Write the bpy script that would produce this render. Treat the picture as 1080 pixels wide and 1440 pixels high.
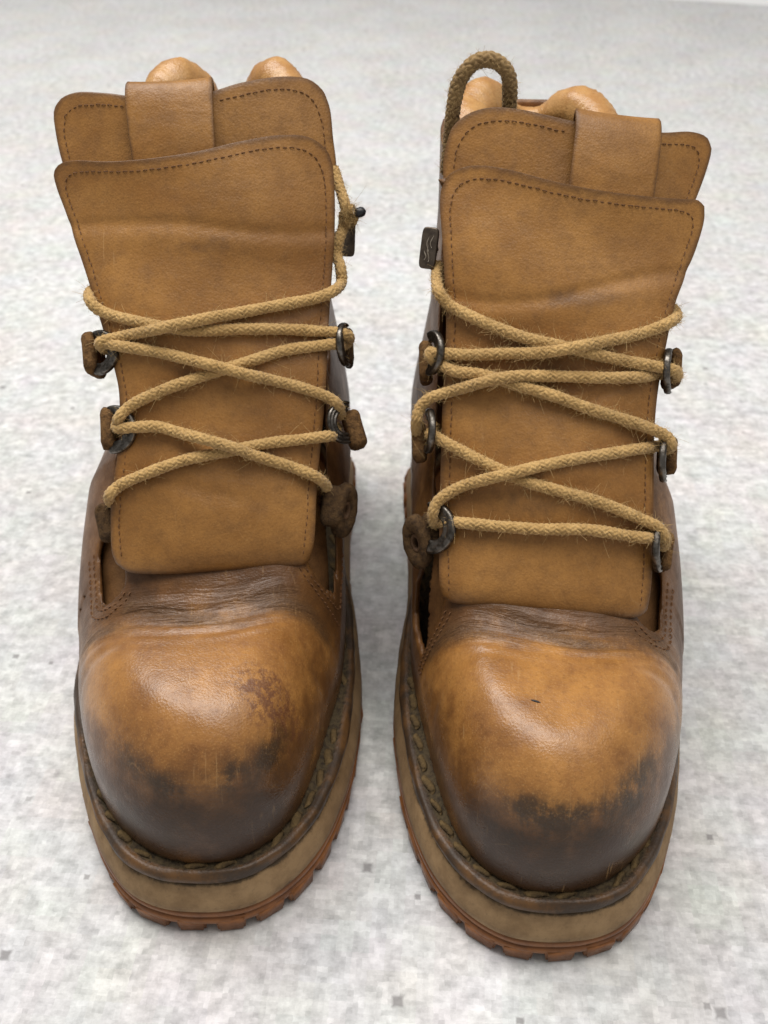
import bpy, bmesh, math, random
import numpy as np
from mathutils import Vector, Matrix

# ------------------------------------------------------------------ camera, light, exposure
scn = bpy.context.scene
for o in list(bpy.data.objects): bpy.data.objects.remove(o)
col = scn.collection
R = math.radians

cam_d = bpy.data.cameras.new('camera'); cam = bpy.data.objects.new('camera', cam_d); col.objects.link(cam)
cam.location = (0, 0, .34); cam.rotation_euler = (R(90 - 38), 0, 0)
cam_d.sensor_fit = 'VERTICAL'; cam_d.sensor_height = 24.0; cam_d.lens = 24.0 * 1400 / 1440
cam_d.clip_start = .01; cam_d.clip_end = 50
cam_d.dof.use_dof = True; cam_d.dof.focus_distance = .345; cam_d.dof.aperture_fstop = 10.0
scn.camera = cam

world = bpy.data.worlds.new('World'); scn.world = world; world.use_nodes = True
world.node_tree.nodes['Background'].inputs[0].default_value = (1.0, .985, .96, 1)
world.node_tree.nodes['Background'].inputs[1].default_value = .31

def area(name, loc, target, size, power, color=(1, 1, 1)):
    d = bpy.data.lights.new(name, 'AREA'); d.shape = 'RECTANGLE'; d.size, d.size_y = size; d.energy = power; d.color = color
    o = bpy.data.objects.new(name, d); col.objects.link(o); o.location = loc
    o.rotation_euler = (Vector(target) - Vector(loc)).to_track_quat('-Z', 'Y').to_euler()
    return o
area('window_light', (-.42, .72, 2.05), (0, .40, .05), (.95, 2.4), 63., (1.0, .98, .95))
area('fill_light', (.9, .1, 1.8), (0, .3, .05), (1.2, 1.2), 9.0, (1.0, .97, .93))  # unseen fill lamp, added to brighten the right-hand side

scn.view_settings.view_transform = 'Standard'; scn.view_settings.look = 'None'
scn.view_settings.exposure = 0; scn.view_settings.gamma = 1
scn.render.engine = 'CYCLES'
scn.cycles.max_bounces = 6

# ------------------------------------------------------------------ helpers
def sm(a, b, x):
    t = np.clip((np.asarray(x, float) - a) / (b - a), 0, 1); return t * t * (3 - 2 * t)

def catmull(P, n, closed=False):
    """dense curve through P, n samples evenly spaced by arc length"""
    P = np.asarray(P, float)
    if closed: Q = np.vstack([P[-1:], P, P[:2]])
    else: Q = np.vstack([2 * P[0] - P[1], P, 2 * P[-1] - P[-2]])
    out = []
    for i in range(1, len(Q) - 2):
        p0, p1, p2, p3 = Q[i - 1], Q[i], Q[i + 1], Q[i + 2]
        d = [max(np.linalg.norm(b - a) ** .5, 1e-6) for a, b in ((p0, p1), (p1, p2), (p2, p3))]
        t0 = 0; t1 = d[0]; t2 = t1 + d[1]; t3 = t2 + d[2]
        for t in np.linspace(t1, t2, 24, endpoint=False):
            A1 = (t1 - t) / (t1 - t0) * p0 + (t - t0) / (t1 - t0) * p1
            A2 = (t2 - t) / (t2 - t1) * p1 + (t - t1) / (t2 - t1) * p2
            A3 = (t3 - t) / (t3 - t2) * p2 + (t - t2) / (t3 - t2) * p3
            B1 = (t2 - t) / (t2 - t0) * A1 + (t - t0) / (t2 - t0) * A2
            B2 = (t3 - t) / (t3 - t1) * A2 + (t - t1) / (t3 - t1) * A3
            out.append((t2 - t) / (t2 - t1) * B1 + (t - t1) / (t2 - t1) * B2)
    out.append(Q[-2] if not closed else out[0]); out = np.array(out)
    L = np.concatenate([[0], np.cumsum(np.linalg.norm(np.diff(out, axis=0), axis=1))])
    s = np.linspace(0, L[-1], n, endpoint=not closed)
    return np.stack([np.interp(s, L, out[:, k]) for k in range(out.shape[1])], 1)

def obj(name, verts, faces, mat, parent=None, smooth=True, attrs=None, kind=None):
    me = bpy.data.meshes.new(name)
    me.from_pydata(np.asarray(verts, float).tolist(), [], faces if isinstance(faces, list) else faces.tolist())
    me.update()
    if smooth: me.polygons.foreach_set('use_smooth', [True] * len(me.polygons))
    for k, v in (attrs or {}).items():
        v = np.asarray(v, np.float32)
        if v.ndim == 1:
            a = me.attributes.new(k, 'FLOAT', 'POINT'); a.data.foreach_set('value', v)
        else:
            a = me.attributes.new(k, 'FLOAT_VECTOR', 'POINT'); a.data.foreach_set('vector', v.ravel())
    if mat: me.materials.append(mat)
    o = bpy.data.objects.new(name, me); col.objects.link(o); o.parent = parent
    if kind: o['kind'] = kind
    return o

def fixn(o, inside_out=False):
    bm = bmesh.new(); bm.from_mesh(o.data); bmesh.ops.recalc_face_normals(bm, faces=bm.faces)
    if inside_out: bmesh.ops.reverse_faces(bm, faces=bm.faces)
    bm.to_mesh(o.data); bm.free(); return o

def gridfaces(nu, nv, cu=False, cv=False):
    i, j = np.meshgrid(np.arange(nu if cu else nu - 1), np.arange(nv if cv else nv - 1), indexing='ij')
    a = i * nv + j; b = ((i + 1) % nu) * nv + j; c = ((i + 1) % nu) * nv + (j + 1) % nv; d = i * nv + (j + 1) % nv
    return np.stack([a, b, c, d], -1).reshape(-1, 4)

class MB:
    def __init__(s): s.v = []; s.f = []; s.n = 0; s.a = []
    def add(s, v, f, a=None):
        v = np.asarray(v, float); s.v.append(v); s.f.append([[int(q) + s.n for q in p] for p in f]); s.n += len(v)
        s.a.append(np.zeros(len(v)) if a is None else np.full(len(v), a) if np.isscalar(a) else np.asarray(a))
    def build(s, name, mat, parent=None, smooth=True, attr=None, kind=None):
        return obj(name, np.vstack(s.v), [p for q in s.f for p in q], mat, parent, smooth, {attr: np.concatenate(s.a)} if attr else None, kind)

def frames(P):
    """parallel-transport frames along polyline P"""
    T = np.gradient(P, axis=0); T /= np.linalg.norm(T, axis=1)[:, None] + 1e-12
    n = np.cross(T[0], [0, 0, 1.]);
    if np.linalg.norm(n) < 1e-3: n = np.cross(T[0], [1., 0, 0])
    n /= np.linalg.norm(n); N = [n]
    for i in range(1, len(P)):
        n = N[-1] - T[i] * (N[-1] @ T[i]); n /= np.linalg.norm(n) + 1e-12; N.append(n)
    N = np.array(N); return T, N, np.cross(T, N)

def tube(P, r, ns=8, cap=True):
    P = np.asarray(P, float); T, N, B = frames(P); r = np.broadcast_to(np.asarray(r, float), (len(P),))
    a = np.arange(ns) * 2 * math.pi / ns
    V = P[:, None] + r[:, None, None] * (np.cos(a)[None, :, None] * N[:, None] + np.sin(a)[None, :, None] * B[:, None])
    F = gridfaces(len(P), ns, False, True).tolist(); V = V.reshape(-1, 3)
    if cap: F += [list(range(ns))[::-1], list(range((len(P) - 1) * ns, len(P) * ns))]
    return V, F

# ------------------------------------------------------------------ node materials
class NT:
    def __init__(s, name):
        s.m = bpy.data.materials.new(name); s.m.use_nodes = True; s.t = s.m.node_tree; s.t.nodes.clear()
        s.out = s.t.nodes.new('ShaderNodeOutputMaterial'); s.b = s.t.nodes.new('ShaderNodeBsdfPrincipled')
        s.t.links.new(s.b.outputs[0], s.out.inputs[0]); s.co = None
    def n(s, typ, ins=None, out=0, **kw):
        nd = s.t.nodes.new('ShaderNode' + typ)
        for k, v in kw.items(): setattr(nd, k, v)
        for k, v in (ins or {}).items(): s.set(nd.inputs[k], v)
        return nd.outputs[out]
    def set(s, sock, v):
        if isinstance(v, bpy.types.NodeSocket): s.t.links.new(v, sock)
        else:
            if sock.type == 'RGBA' and len(v) == 3: v = (*v, 1)
            sock.default_value = v
    def P(s, **kw):
        for k, v in kw.items(): s.set(s.b.inputs[k.replace('_', ' ')], v)
    def obj(s):
        if s.co is None: s.co = s.n('TexCoord', out=3)
        return s.co
    def noise(s, scale, detail=3, rough=.55, vec=None, dist=0., off=None):
        v = vec or s.obj()
        if off: v = s.n('VectorMath', {0: v, 1: off}, operation='ADD')
        return s.n('TexNoise', {'Vector': v, 'Scale': scale, 'Detail': detail, 'Roughness': rough, 'Distortion': dist})
    def scalev(s, v, xyz): return s.n('VectorMath', {0: v, 1: xyz}, operation='MULTIPLY')
    def math(s, op, a, b=0., c=0.): return s.n('Math', {0: a, 1: b, 2: c}, operation=op)
    def ramp(s, v, lo, hi, a=0., b=1., smooth=True):
        return s.n('MapRange', {0: v, 1: lo, 2: hi, 3: a, 4: b}, interpolation_type='SMOOTHSTEP' if smooth else 'LINEAR')
    def mix(s, f, a, b, mode='MIX'):
        nd = s.t.nodes.new('ShaderNodeMix'); nd.data_type = 'RGBA'; nd.blend_type = mode; nd.clamp_result = False
        s.set(nd.inputs[0], f); s.set(nd.inputs[6], a); s.set(nd.inputs[7], b); return nd.outputs[2]
    def attr(s, name, out=2): return s.n('Attribute', out=out, attribute_name=name)
    def bump(s, hgt, dist, strength=1., prev=None):
        d = {'Height': hgt, 'Distance': dist, 'Strength': strength}
        if prev is not None: d['Normal'] = prev
        return s.n('Bump', d)

def grain(t, amt=1.):
    """fine leather pores and creases as a normal"""
    v = t.n('TexVoronoi', {'Vector': t.obj(), 'Scale': 1150., 'Randomness': 1.}, out=0, feature='F1')
    n1 = t.noise(2200, 3, .6); n2 = t.noise(260, 4, .6)
    b = t.bump(v, .00022, .42 * amt)
    b = t.bump(n1, .00018, .42 * amt, b)
    return t.bump(n2, .0006, .35 * amt, b)

def leather_upper(name, off):
    t = NT(name)
    A, B = (.385, .180, .049), (.220, .094, .025)
    n1 = t.noise(28, 4, .6, off=off); n2 = t.noise(120, 5, .65, off=off); n3 = t.noise(700, 4, .7, off=off)
    c = t.mix(t.ramp(n1, .35, .68), A, B)
    c = t.mix(t.ramp(n2, .42, .72, 0, .45), c, (.185, .070, .020))
    # burnished dark brown low on the toe and round the edge, with a ragged upper border
    pat = t.attr('patina')
    pn = t.math('ADD', pat, t.math('MULTIPLY', t.math('SUBTRACT', n1, .5), 1.25))
    pn = t.math('ADD', pn, t.math('MULTIPLY', t.math('SUBTRACT', n2, .5), .75))
    c = t.mix(t.ramp(pn, .06, .58, 0, .88), c, (.120, .050, .015))
    c = t.mix(t.ramp(pn, .42, 1.15, 0, .90), c, (.034, .017, .009))
    # darker brown in the flex crease
    cr = t.attr('crease')
    wv = t.attr('wv', 1)
    w1 = t.noise(1., 4, .6, vec=t.scalev(wv, (48, 420, 22)), dist=.9)
    cn = t.math('ADD', cr, t.math('MULTIPLY', t.math('SUBTRACT', w1, .5), .7))
    c = t.mix(t.ramp(t.math('ADD', cr, t.math('MULTIPLY', t.math('SUBTRACT', n2, .5), .6)), .10, 1.0, 0, .72), c, (.085, .043, .017))
        # black rub marks along the toe bend, streaked
    sg = t.attr('smudge')
    st = t.noise(1., 4, .7, vec=t.scalev(t.obj(), (210, 110, 70)))
    sgn = t.math('MULTIPLY', sg, t.ramp(t.math('ADD', st, t.math('MULTIPLY', t.math('SUBTRACT', n2, .5), 1.2)), .05, .72))
    c = t.mix(t.ramp(sgn, .0, 1.15, 0, .82), c, (.028, .020, .013))
    # red brown stain
    sp = t.math('MULTIPLY', t.attr('stain'), t.ramp(t.noise(300, 4, .75, off=off), .36, .62))
    c = t.mix(t.ramp(sp, .1, .8, 0, .72), c, (.100, .036, .022))
    # pale scuffs
    sc1 = t.noise(1., 2, .5, vec=t.scalev(t.obj(), (900, 60, 45)), dist=.4, off=off)
    sc = t.math('MULTIPLY', t.ramp(sc1, .64, .74), t.math('MAXIMUM', t.ramp(t.noise(45, 2, .5, off=(3, 1, 2)), .50, .62, 0, .6), t.ramp(t.attr('scuff'), .25, .9)))
    c = t.mix(t.math('MULTIPLY', sc, .55), c, (.46, .28, .12))
    for sc_, o_ in (((60, 26, 22), (1.3, .2, 5.)), ((30, 70, 50), (7.1, 3.3, .4))):
        hl = t.noise(1., 1.5, .5, vec=t.scalev(t.obj(), sc_), dist=.3, off=o_)
        hm = t.math('MULTIPLY', t.ramp(t.math('ABSOLUTE', t.math('SUBTRACT', hl, .5)), .0045, .0008), t.ramp(t.noise(70, 2, .5, off=o_), .52, .64))
        c = t.mix(t.math('MULTIPLY', hm, .10), c, (.50, .31, .14))
    c = t.mix(t.ramp(n3, .45, .8, 0, .38), c, (.085, .036, .012))
    c = t.mix(t.math('MULTIPLY', t.ramp(t.noise(1500, 2, .6), .52, .78, 0, .26), t.ramp(pn, .8, .2)), c, (.58, .34, .13))
    t.P(Base_Color=c, Roughness=t.math('ADD', t.ramp(n2, .3, .75, .25, .37), t.math('MULTIPLY', t.math('MAXIMUM', cr, t.attr('matt')), .18)), Specular_IOR_Level=t.ramp(pn, .4, 1.0, .45, .28), Coat_Weight=.06, Coat_Roughness=.30)
    g = grain(t, .7)
    w2 = t.noise(1., 3, .55, vec=t.scalev(wv, (130, 900, 60)), dist=1.0)
    g = t.bump(t.math('MULTIPLY', t.ramp(w1, .3, .7), cr), .0008, .6, g)
    g = t.bump(t.math('MULTIPLY', t.ramp(w2, .3, .7), cr), .0004, .5, g)
    t.P(Normal=g)
    return t.m

def leather_flap(name, off):
    t = NT(name)
    n1 = t.noise(30, 4, .6, off=off); n2 = t.noise(150, 5, .65, off=off); n3 = t.noise(900, 4, .7); n0 = t.noise(16, 3, .6, off=(off[1], off[2], off[0]), dist=.6)
    c = t.mix(t.ramp(n1, .34, .68), (.340, .163, .043), (.240, .108, .026))
    c = t.mix(t.ramp(n0, .46, .72, 0, .55), c, (.205, .082, .019))
    c = t.mix(t.ramp(n2, .40, .74, 0, .50), c, (.165, .075, .020))
    c = t.mix(t.ramp(n3, .42, .75, 0, .34), c, (.120, .053, .014))
    c = t.mix(t.ramp(t.noise(1500, 2, .6), .52, .78, 0, .16), c, (.50, .29, .10))
    e = t.attr('edge')   # 1 at the cut edge
    c = t.mix(t.ramp(t.math('ADD', e, t.math('MULTIPLY', t.math('SUBTRACT', n2, .5), .6)), .38, 1.0, 0, .78), c, (.095, .044, .016))
    sg = t.attr('smudge')
    c = t.mix(t.ramp(t.math('ADD', sg, t.math('MULTIPLY', t.math('SUBTRACT', n2, .5), .9)), .35, 1.2, 0, .7), c, (.085, .042, .020))
    sc1 = t.noise(1., 2, .5, vec=t.scalev(t.obj(), (650, 70, 45)), dist=.6, off=off)
    sc = t.math('MULTIPLY', t.ramp(sc1, .68, .76), t.ramp(t.noise(40, 2, .5, off=off), .50, .62))
    c = t.mix(t.math('MULTIPLY', sc, .35), c, (.44, .25, .10))
    for sc_, o_ in (((60, 26, 22), (1.3, .2, 5.)), ((30, 70, 50), (7.1, 3.3, .4))):
        hl = t.noise(1., 1.5, .5, vec=t.scalev(t.obj(), sc_), dist=.3, off=o_)
        hm = t.math('MULTIPLY', t.ramp(t.math('ABSOLUTE', t.math('SUBTRACT', hl, .5)), .0045, .0008), t.ramp(t.noise(70, 2, .5, off=o_), .52, .64))
        c = t.mix(t.math('MULTIPLY', hm, .10), c, (.50, .31, .14))
    t.P(Base_Color=c, Roughness=t.ramp(n2, .3, .75, .38, .52), Specular_IOR_Level=.33)
    g = grain(t, .75)
    wr = t.noise(1., 3, .5, vec=t.scalev(t.obj(), (45, 120, 120)), dist=.8, off=off)
    g = t.bump(wr, .0014, .14, g)
    t.P(Normal=g)
    return t.m

def simple_leather(name, c1, c2, rough=.55, scale=120, gamt=1., spec=.3):
    t = NT(name); n = t.noise(scale, 5, .65); n2 = t.noise(scale * 6, 4, .7)
    c = t.mix(t.ramp(n, .35, .68), c1, c2); c = t.mix(t.ramp(n2, .5, .8, 0, .4), c, tuple(q * .5 for q in c2))
    t.P(Base_Color=c, Roughness=rough, Specular_IOR_Level=spec, Normal=grain(t, gamt)); return t.m

def suede(name, c1, c2):
    t = NT(name); n = t.noise(380, 5, .75); n2 = t.noise(1500, 3, .7)
    t.P(Base_Color=t.mix(t.ramp(n, .36, .66), c1, c2), Roughness=.9, Specular_IOR_Level=.12)
    b = t.bump(n, .0016, .9); t.P(Normal=t.bump(n2, .0006, .8, b)); return t.m

M = {}
M['upper_R'] = leather_upper('worn_tan_leather', (.0, .0, .0))
M['upper_L'] = leather_upper('worn_tan_leather_other', (3.1, 1.7, .4))
M['flap_R'] = leather_flap('flap_leather', (.3, .1, .7))
M['flap_L'] = leather_flap('flap_leather_other', (2.3, 5.1, 1.7))
M['tab'] = simple_leather('pull_tab_leather', (.275, .138, .044), (.200, .093, .028), .5, 60, .7)
M['lining'] = simple_leather('collar_leather', (.50, .275, .098), (.38, .180, .055), .32, 90, 1.0, .45)
M['inside'] = simple_leather('inner_leather', (.10, .052, .024), (.06, .032, .016), .7, 80)
M['gusset'] = simple_leather('gusset_leather', (.20, .095, .032), (.12, .055, .020), .6, 80)
M['suede'] = suede('raw_leather', (.215, .115, .045), (.085, .046, .022))
M['suede_dark'] = suede('raw_leather_dark', (.115, .066, .030), (.050, .030, .017))

t = NT('welt_leather'); n = t.noise(90, 5, .65); n2 = t.noise(420, 4, .7)
c = t.mix(t.ramp(n, .34, .62), (.115, .056, .020), (.042, .025, .014)); c = t.mix(t.ramp(n2, .5, .75, 0, .6), c, (.045, .030, .020))
dt = t.ramp(t.math('ADD', t.attr('dirt'), t.math('MULTIPLY', t.math('SUBTRACT', n2, .5), 1.2)), .2, .9)
c = t.mix(t.math('MULTIPLY', dt, .85), c, t.mix(t.ramp(n2, .4, .65), (.085, .062, .030), (.030, .021, .012)))
t.P(Base_Color=c, Roughness=t.math('ADD', t.ramp(n, .3, .7, .36, .52), t.math('MULTIPLY', dt, .4)), Specular_IOR_Level=.34, Normal=t.bump(t.math('MULTIPLY', n2, dt), .0012, .8, grain(t, .8))); M['welt'] = t.m

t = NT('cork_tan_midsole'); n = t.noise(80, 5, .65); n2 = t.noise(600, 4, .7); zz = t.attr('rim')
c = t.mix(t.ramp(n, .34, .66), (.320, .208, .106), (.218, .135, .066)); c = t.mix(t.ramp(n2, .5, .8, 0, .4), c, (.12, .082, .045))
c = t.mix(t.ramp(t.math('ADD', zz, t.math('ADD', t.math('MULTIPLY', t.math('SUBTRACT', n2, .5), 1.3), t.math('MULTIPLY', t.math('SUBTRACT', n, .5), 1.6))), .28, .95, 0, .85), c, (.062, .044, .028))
t.P(Base_Color=c, Roughness=.72, Specular_IOR_Level=.22, Normal=t.bump(n2, .0004, .5)); M['mid'] = t.m

t = NT('brown_rubber'); n = t.noise(70, 5, .65); n2 = t.noise(500, 4, .7)
c = t.mix(t.ramp(n, .34, .66), (.262, .100, .028), (.165, .062, .020)); c = t.mix(t.ramp(n2, .52, .8, 0, .5), c, (.085, .040, .024))
t.P(Base_Color=c, Roughness=t.ramp(n2, .3, .7, .34, .52), Specular_IOR_Level=.42, Subsurface_Weight=.0, Normal=t.bump(n2, .0004, .4)); M['rubber'] = t.m

t = NT('welt_thread'); n = t.noise(260, 4, .7); n2 = t.noise(1., 3, .6, vec=t.scalev(t.obj(), (700, 700, 1400)))
t.P(Base_Color=t.mix(t.ramp(n, .35, .65), (.140, .092, .040), (.050, .033, .017)), Roughness=.85, Specular_IOR_Level=.15, Normal=t.bump(n2, .0008, .9)); M['wthread'] = t.m

t = NT('seam_thread'); n = t.noise(500, 3, .6)
t.P(Base_Color=t.mix(n, (.165, .070, .021), (.090, .038, .014)), Roughness=.8); M['thread'] = t.m

t = NT('lace_cord'); n = t.noise(160, 4, .65); n2 = t.noise(900, 3, .7); br = t.attr('braid')
c = t.mix(t.ramp(n, .34, .66), (.54, .345, .135), (.42, .258, .094)); c = t.mix(t.ramp(n2, .45, .8, 0, .35), c, (.30, .185, .075))
n5 = t.noise(30, 2, .5); c = t.mix(t.ramp(n5, .42, .66, 0, .45), c, (.40, .255, .105))
fb = t.noise(1., 3, .7, vec=t.scalev(t.obj(), (2600, 2600, 2600)))
t.P(Base_Color=c, Roughness=.88, Specular_IOR_Level=.12, Sheen_Weight=.25, Sheen_Roughness=.5, Normal=t.bump(fb, .0004, .7)); M['lace'] = t.m
t = NT('lace_cord_dark'); n = t.noise(160, 4, .65); n2 = t.noise(900, 3, .7)
c = t.mix(t.ramp(n, .34, .66), (.30, .195, .085), (.20, .125, .055)); c = t.mix(t.ramp(n2, .45, .8, 0, .35), c, (.12, .072, .032))
t.P(Base_Color=c, Roughness=.9, Specular_IOR_Level=.12, Sheen_Weight=.2); M['lace_dark'] = t.m
t = NT('lace_fibre'); t.P(Base_Color=(.55, .38, .17), Roughness=.8, Specular_IOR_Level=.2); M['fibre'] = t.m

t = NT('aged_steel'); n = t.noise(420, 4, .65)
t.P(Base_Color=t.mix(t.ramp(n, .38, .66), (.17, .155, .138), (.055, .048, .040)), Metallic=1., Roughness=t.ramp(n, .3, .7, .28, .5), Normal=t.bump(n, .0003, .4)); M['metal'] = t.m
t = NT('dark_steel'); n = t.noise(300, 4, .65)
t.P(Base_Color=t.mix(t.ramp(n, .38, .66), (.135, .105, .080), (.075, .058, .046)), Metallic=.85, Roughness=.42); M['dmetal'] = t.m
t = NT('emblem_metal'); t.P(Base_Color=(.42, .36, .29), Metallic=.8, Roughness=.4); M['emblem'] = t.m
t = NT('black_tip'); t.P(Base_Color=(.012, .012, .015), Roughness=.45); M['black'] = t.m

# printed ground sheet: soft concrete clouds broken into small printed pixels, sparse dark specks
t = NT('printed_sheet')
rot = t.n('Mapping', {'Vector': t.obj(), 'Rotation': (0, 0, R(4.0))})
PX = .00195
def snap(v, s): return t.n('VectorMath', {0: v, 1: (s, s, s)}, operation='SNAP')
jit = t.n('VectorMath', {0: t.scalev(t.n('TexNoise', {'Vector': rot, 'Scale': 420., 'Detail': 1.}, out=1), (.0012, .0012, 0)), 1: rot}, operation='ADD')
sv = snap(jit, PX); sv2 = snap(jit, PX * 3)
cl = t.n('TexNoise', {'Vector': sv, 'Scale': 120., 'Detail': 4., 'Roughness': .72})
cl2 = t.n('TexNoise', {'Vector': rot, 'Scale': 9., 'Detail': 4., 'Roughness': .6})
fine = t.n('TexNoise', {'Vector': rot, 'Scale': 170., 'Detail': 4., 'Roughness': .7})
wn = t.n('TexWhiteNoise', {'Vector': sv}, out=0)
tint = t.n('TexNoise', {'Vector': sv2, 'Scale': 40., 'Detail': 2.}, out=1)
v = t.math('ADD', t.ramp(cl, .34, .68, .475, .625), t.ramp(cl2, .3, .7, -.03, .03))
mid = t.n('TexNoise', {'Vector': t.scalev(rot, (1, 1.25, 1)), 'Scale': 160., 'Detail': 4., 'Roughness': .65})
v = t.math('ADD', v, t.math('MULTIPLY', t.math('SUBTRACT', mid, .5), .54))
v = t.math('ADD', v, t.math('MULTIPLY', t.math('SUBTRACT', fine, .5), .27))
v = t.math('ADD', v, t.math('MULTIPLY', t.math('SUBTRACT', wn, .5), .015))
v = t.math('MINIMUM', v, .70)
c = t.n('CombineColor', {0: v, 1: v, 2: v})
c = t.mix(.30, c, t.mix(1., c, t.mix(.22, (1, 1, 1), t.mix(1., tint, (2.0, 2.0, 2.0), 'MULTIPLY')), 'MULTIPLY'))
c = t.mix(t.ramp(t.n('TexNoise', {'Vector': rot, 'Scale': 14., 'Detail': 2.}), .42, .66, 0, .7), c, t.mix(1., c, (1.0, .97, .935), 'MULTIPLY'))
for sc_, r0, thr in ((40., .055, .86), (15., .035, .44), (26., .042, .76)):
    vn = t.t.nodes.new('ShaderNodeTexVoronoi'); vn.voronoi_dimensions = '2D'; vn.distance = 'CHEBYCHEV'; vn.inputs['Scale'].default_value = sc_; t.t.links.new(jit, vn.inputs['Vector'])
    sep = t.n('SeparateColor', {0: vn.outputs['Color']}); 
    mk = t.math('MULTIPLY', t.ramp(vn.outputs['Distance'], r0 * 1.1, r0 * .45), t.ramp(sep, thr, thr + .12))
    c = t.mix(t.math('MULTIPLY', mk, .70), c, (.17, .16, .16))
t.P(Base_Color=c, Roughness=.62, Specular_IOR_Level=.25); M['sheet'] = t.m
t = NT('white_table'); t.P(Base_Color=(.86, .86, .86), Roughness=.5); M['table'] = t.m

# ------------------------------------------------------------------ the setting
def slab(name, poly, z0, z1, mat):
    n = len(poly); V = [(x, y, z1) for x, y in poly] + [(x, y, z0) for x, y in poly]
    F = [list(range(n)), list(range(2 * n - 1, n - 1, -1))] + [[i, n + i, n + (i + 1) % n, (i + 1) % n] for i in range(n)]
    o = obj(name, V, F, mat, smooth=False); fixn(o); return o
o = slab('table', [(-2.5, -1.2), (2.5, -1.2), (2.5, 2.6), (-2.5, 2.6)], -.03, -.0012, M['table']); o['kind'] = 'structure'
o['label'] = 'plain white surface under and beyond the printed sheet'
far = catmull([(1.4, 1.50), (.9, 1.66), (.61, 1.745), (.475, 1.79), (.2, 1.84), (-.3, 1.9), (-1.3, 1.97)], 40)
o = slab('ground', [(-1.3, -.9), (1.4, -.9)] + [tuple(p) for p in far], -.0008, 0, M['sheet']); o['kind'] = 'structure'
o['label'] = 'pale grey speckled concrete print sheet under the boots'

# ------------------------------------------------------------------ outlines (x positive to the outer side of the foot)
SOLE = [(.002, -.0022), (.018, .0003), (.030, .0068), (.041, .021), (.0495, .040), (.0565, .065), (.0615, .09), (.0625, .115), (.057, .15), (.047, .19),
        (.038, .23), (.032, .262), (.021, .288), (-.012, .300), (-.044, .290), (-.0565, .266), (-.0565, .24), (-.0535, .2), (-.0525, .165), (-.055, .13),
        (-.0555, .1), (-.0530, .072), (-.0468, .043), (-.037, .020), (-.0245, .0060), (-.0115, -.0009)]
CAP = [(.002, .0045), (.0168, .0080), (.0300, .0178), (.0410, .033), (.0505, .058), (.0575, .09), (.0590, .115), (.0535, .15), (.044, .19), (.036, .23),
       (.029, .262), (.017, .284), (-.012, .292), (-.039, .283), (-.0505, .262), (-.0505, .24), (-.047, .2), (-.046, .165), (-.0465, .13), (-.0450, .1),
       (-.0412, .07), (-.0360, .042), (-.0295, .0235), (-.0200, .0118), (-.0090, .0058)]

ZC = [.05, .094, .13, .17, .212, .26]; YC = [.050, .079, .105, .1355, .1655, .196]
def yc(z): return np.interp(z, ZC, YC)
def spline1(xs, ys):
    P = catmull(np.stack([xs, ys], 1), 400); return lambda q: np.interp(q, P[:, 0], P[:, 1])
TOP = spline1([-.02, 0, .012, .022, .034, .044, .052, .059, .065, .070, .076, .084, .092, .103, .120, .14], [.080, .0822, .0838, .0850, .0864, .0870, .0869, .0861, .0848, .0838, .0838, .0862, .0905, .0985, .112, .128])

def polydist(X, Y, poly):
    """signed distance (negative inside) from points to a closed polygon"""
    p = np.asarray(poly); q = np.roll(p, -1, 0); sh = X.shape; X = X.ravel(); Y = Y.ravel(); D = np.empty(len(X)); IN = np.empty(len(X), bool)
    for s in range(0, len(X), 20000):
        x = X[s:s + 20000, None]; y = Y[s:s + 20000, None]
        ex, ey = (q - p)[:, 0], (q - p)[:, 1]
        tt = np.clip(((x - p[:, 0]) * ex + (y - p[:, 1]) * ey) / (ex * ex + ey * ey), 0, 1)
        D[s:s + 20000] = np.sqrt((((x - p[:, 0] - tt * ex) ** 2 + (y - p[:, 1] - tt * ey) ** 2)).min(1))
        cr = ((p[:, 1] > y) != (q[:, 1] > y)) & (x < ex * (y - p[:, 1]) / (ey + 1e-15) + p[:, 0])
        IN[s:s + 20000] = cr.sum(1) % 2 == 1
    return np.where(IN, -D, D).reshape(sh)

def smin(a, b, k):
    h = np.clip(.5 + .5 * (b - a) / k, 0, 1); return b * (1 - h) + a * h - k * h * (1 - h)

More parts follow.
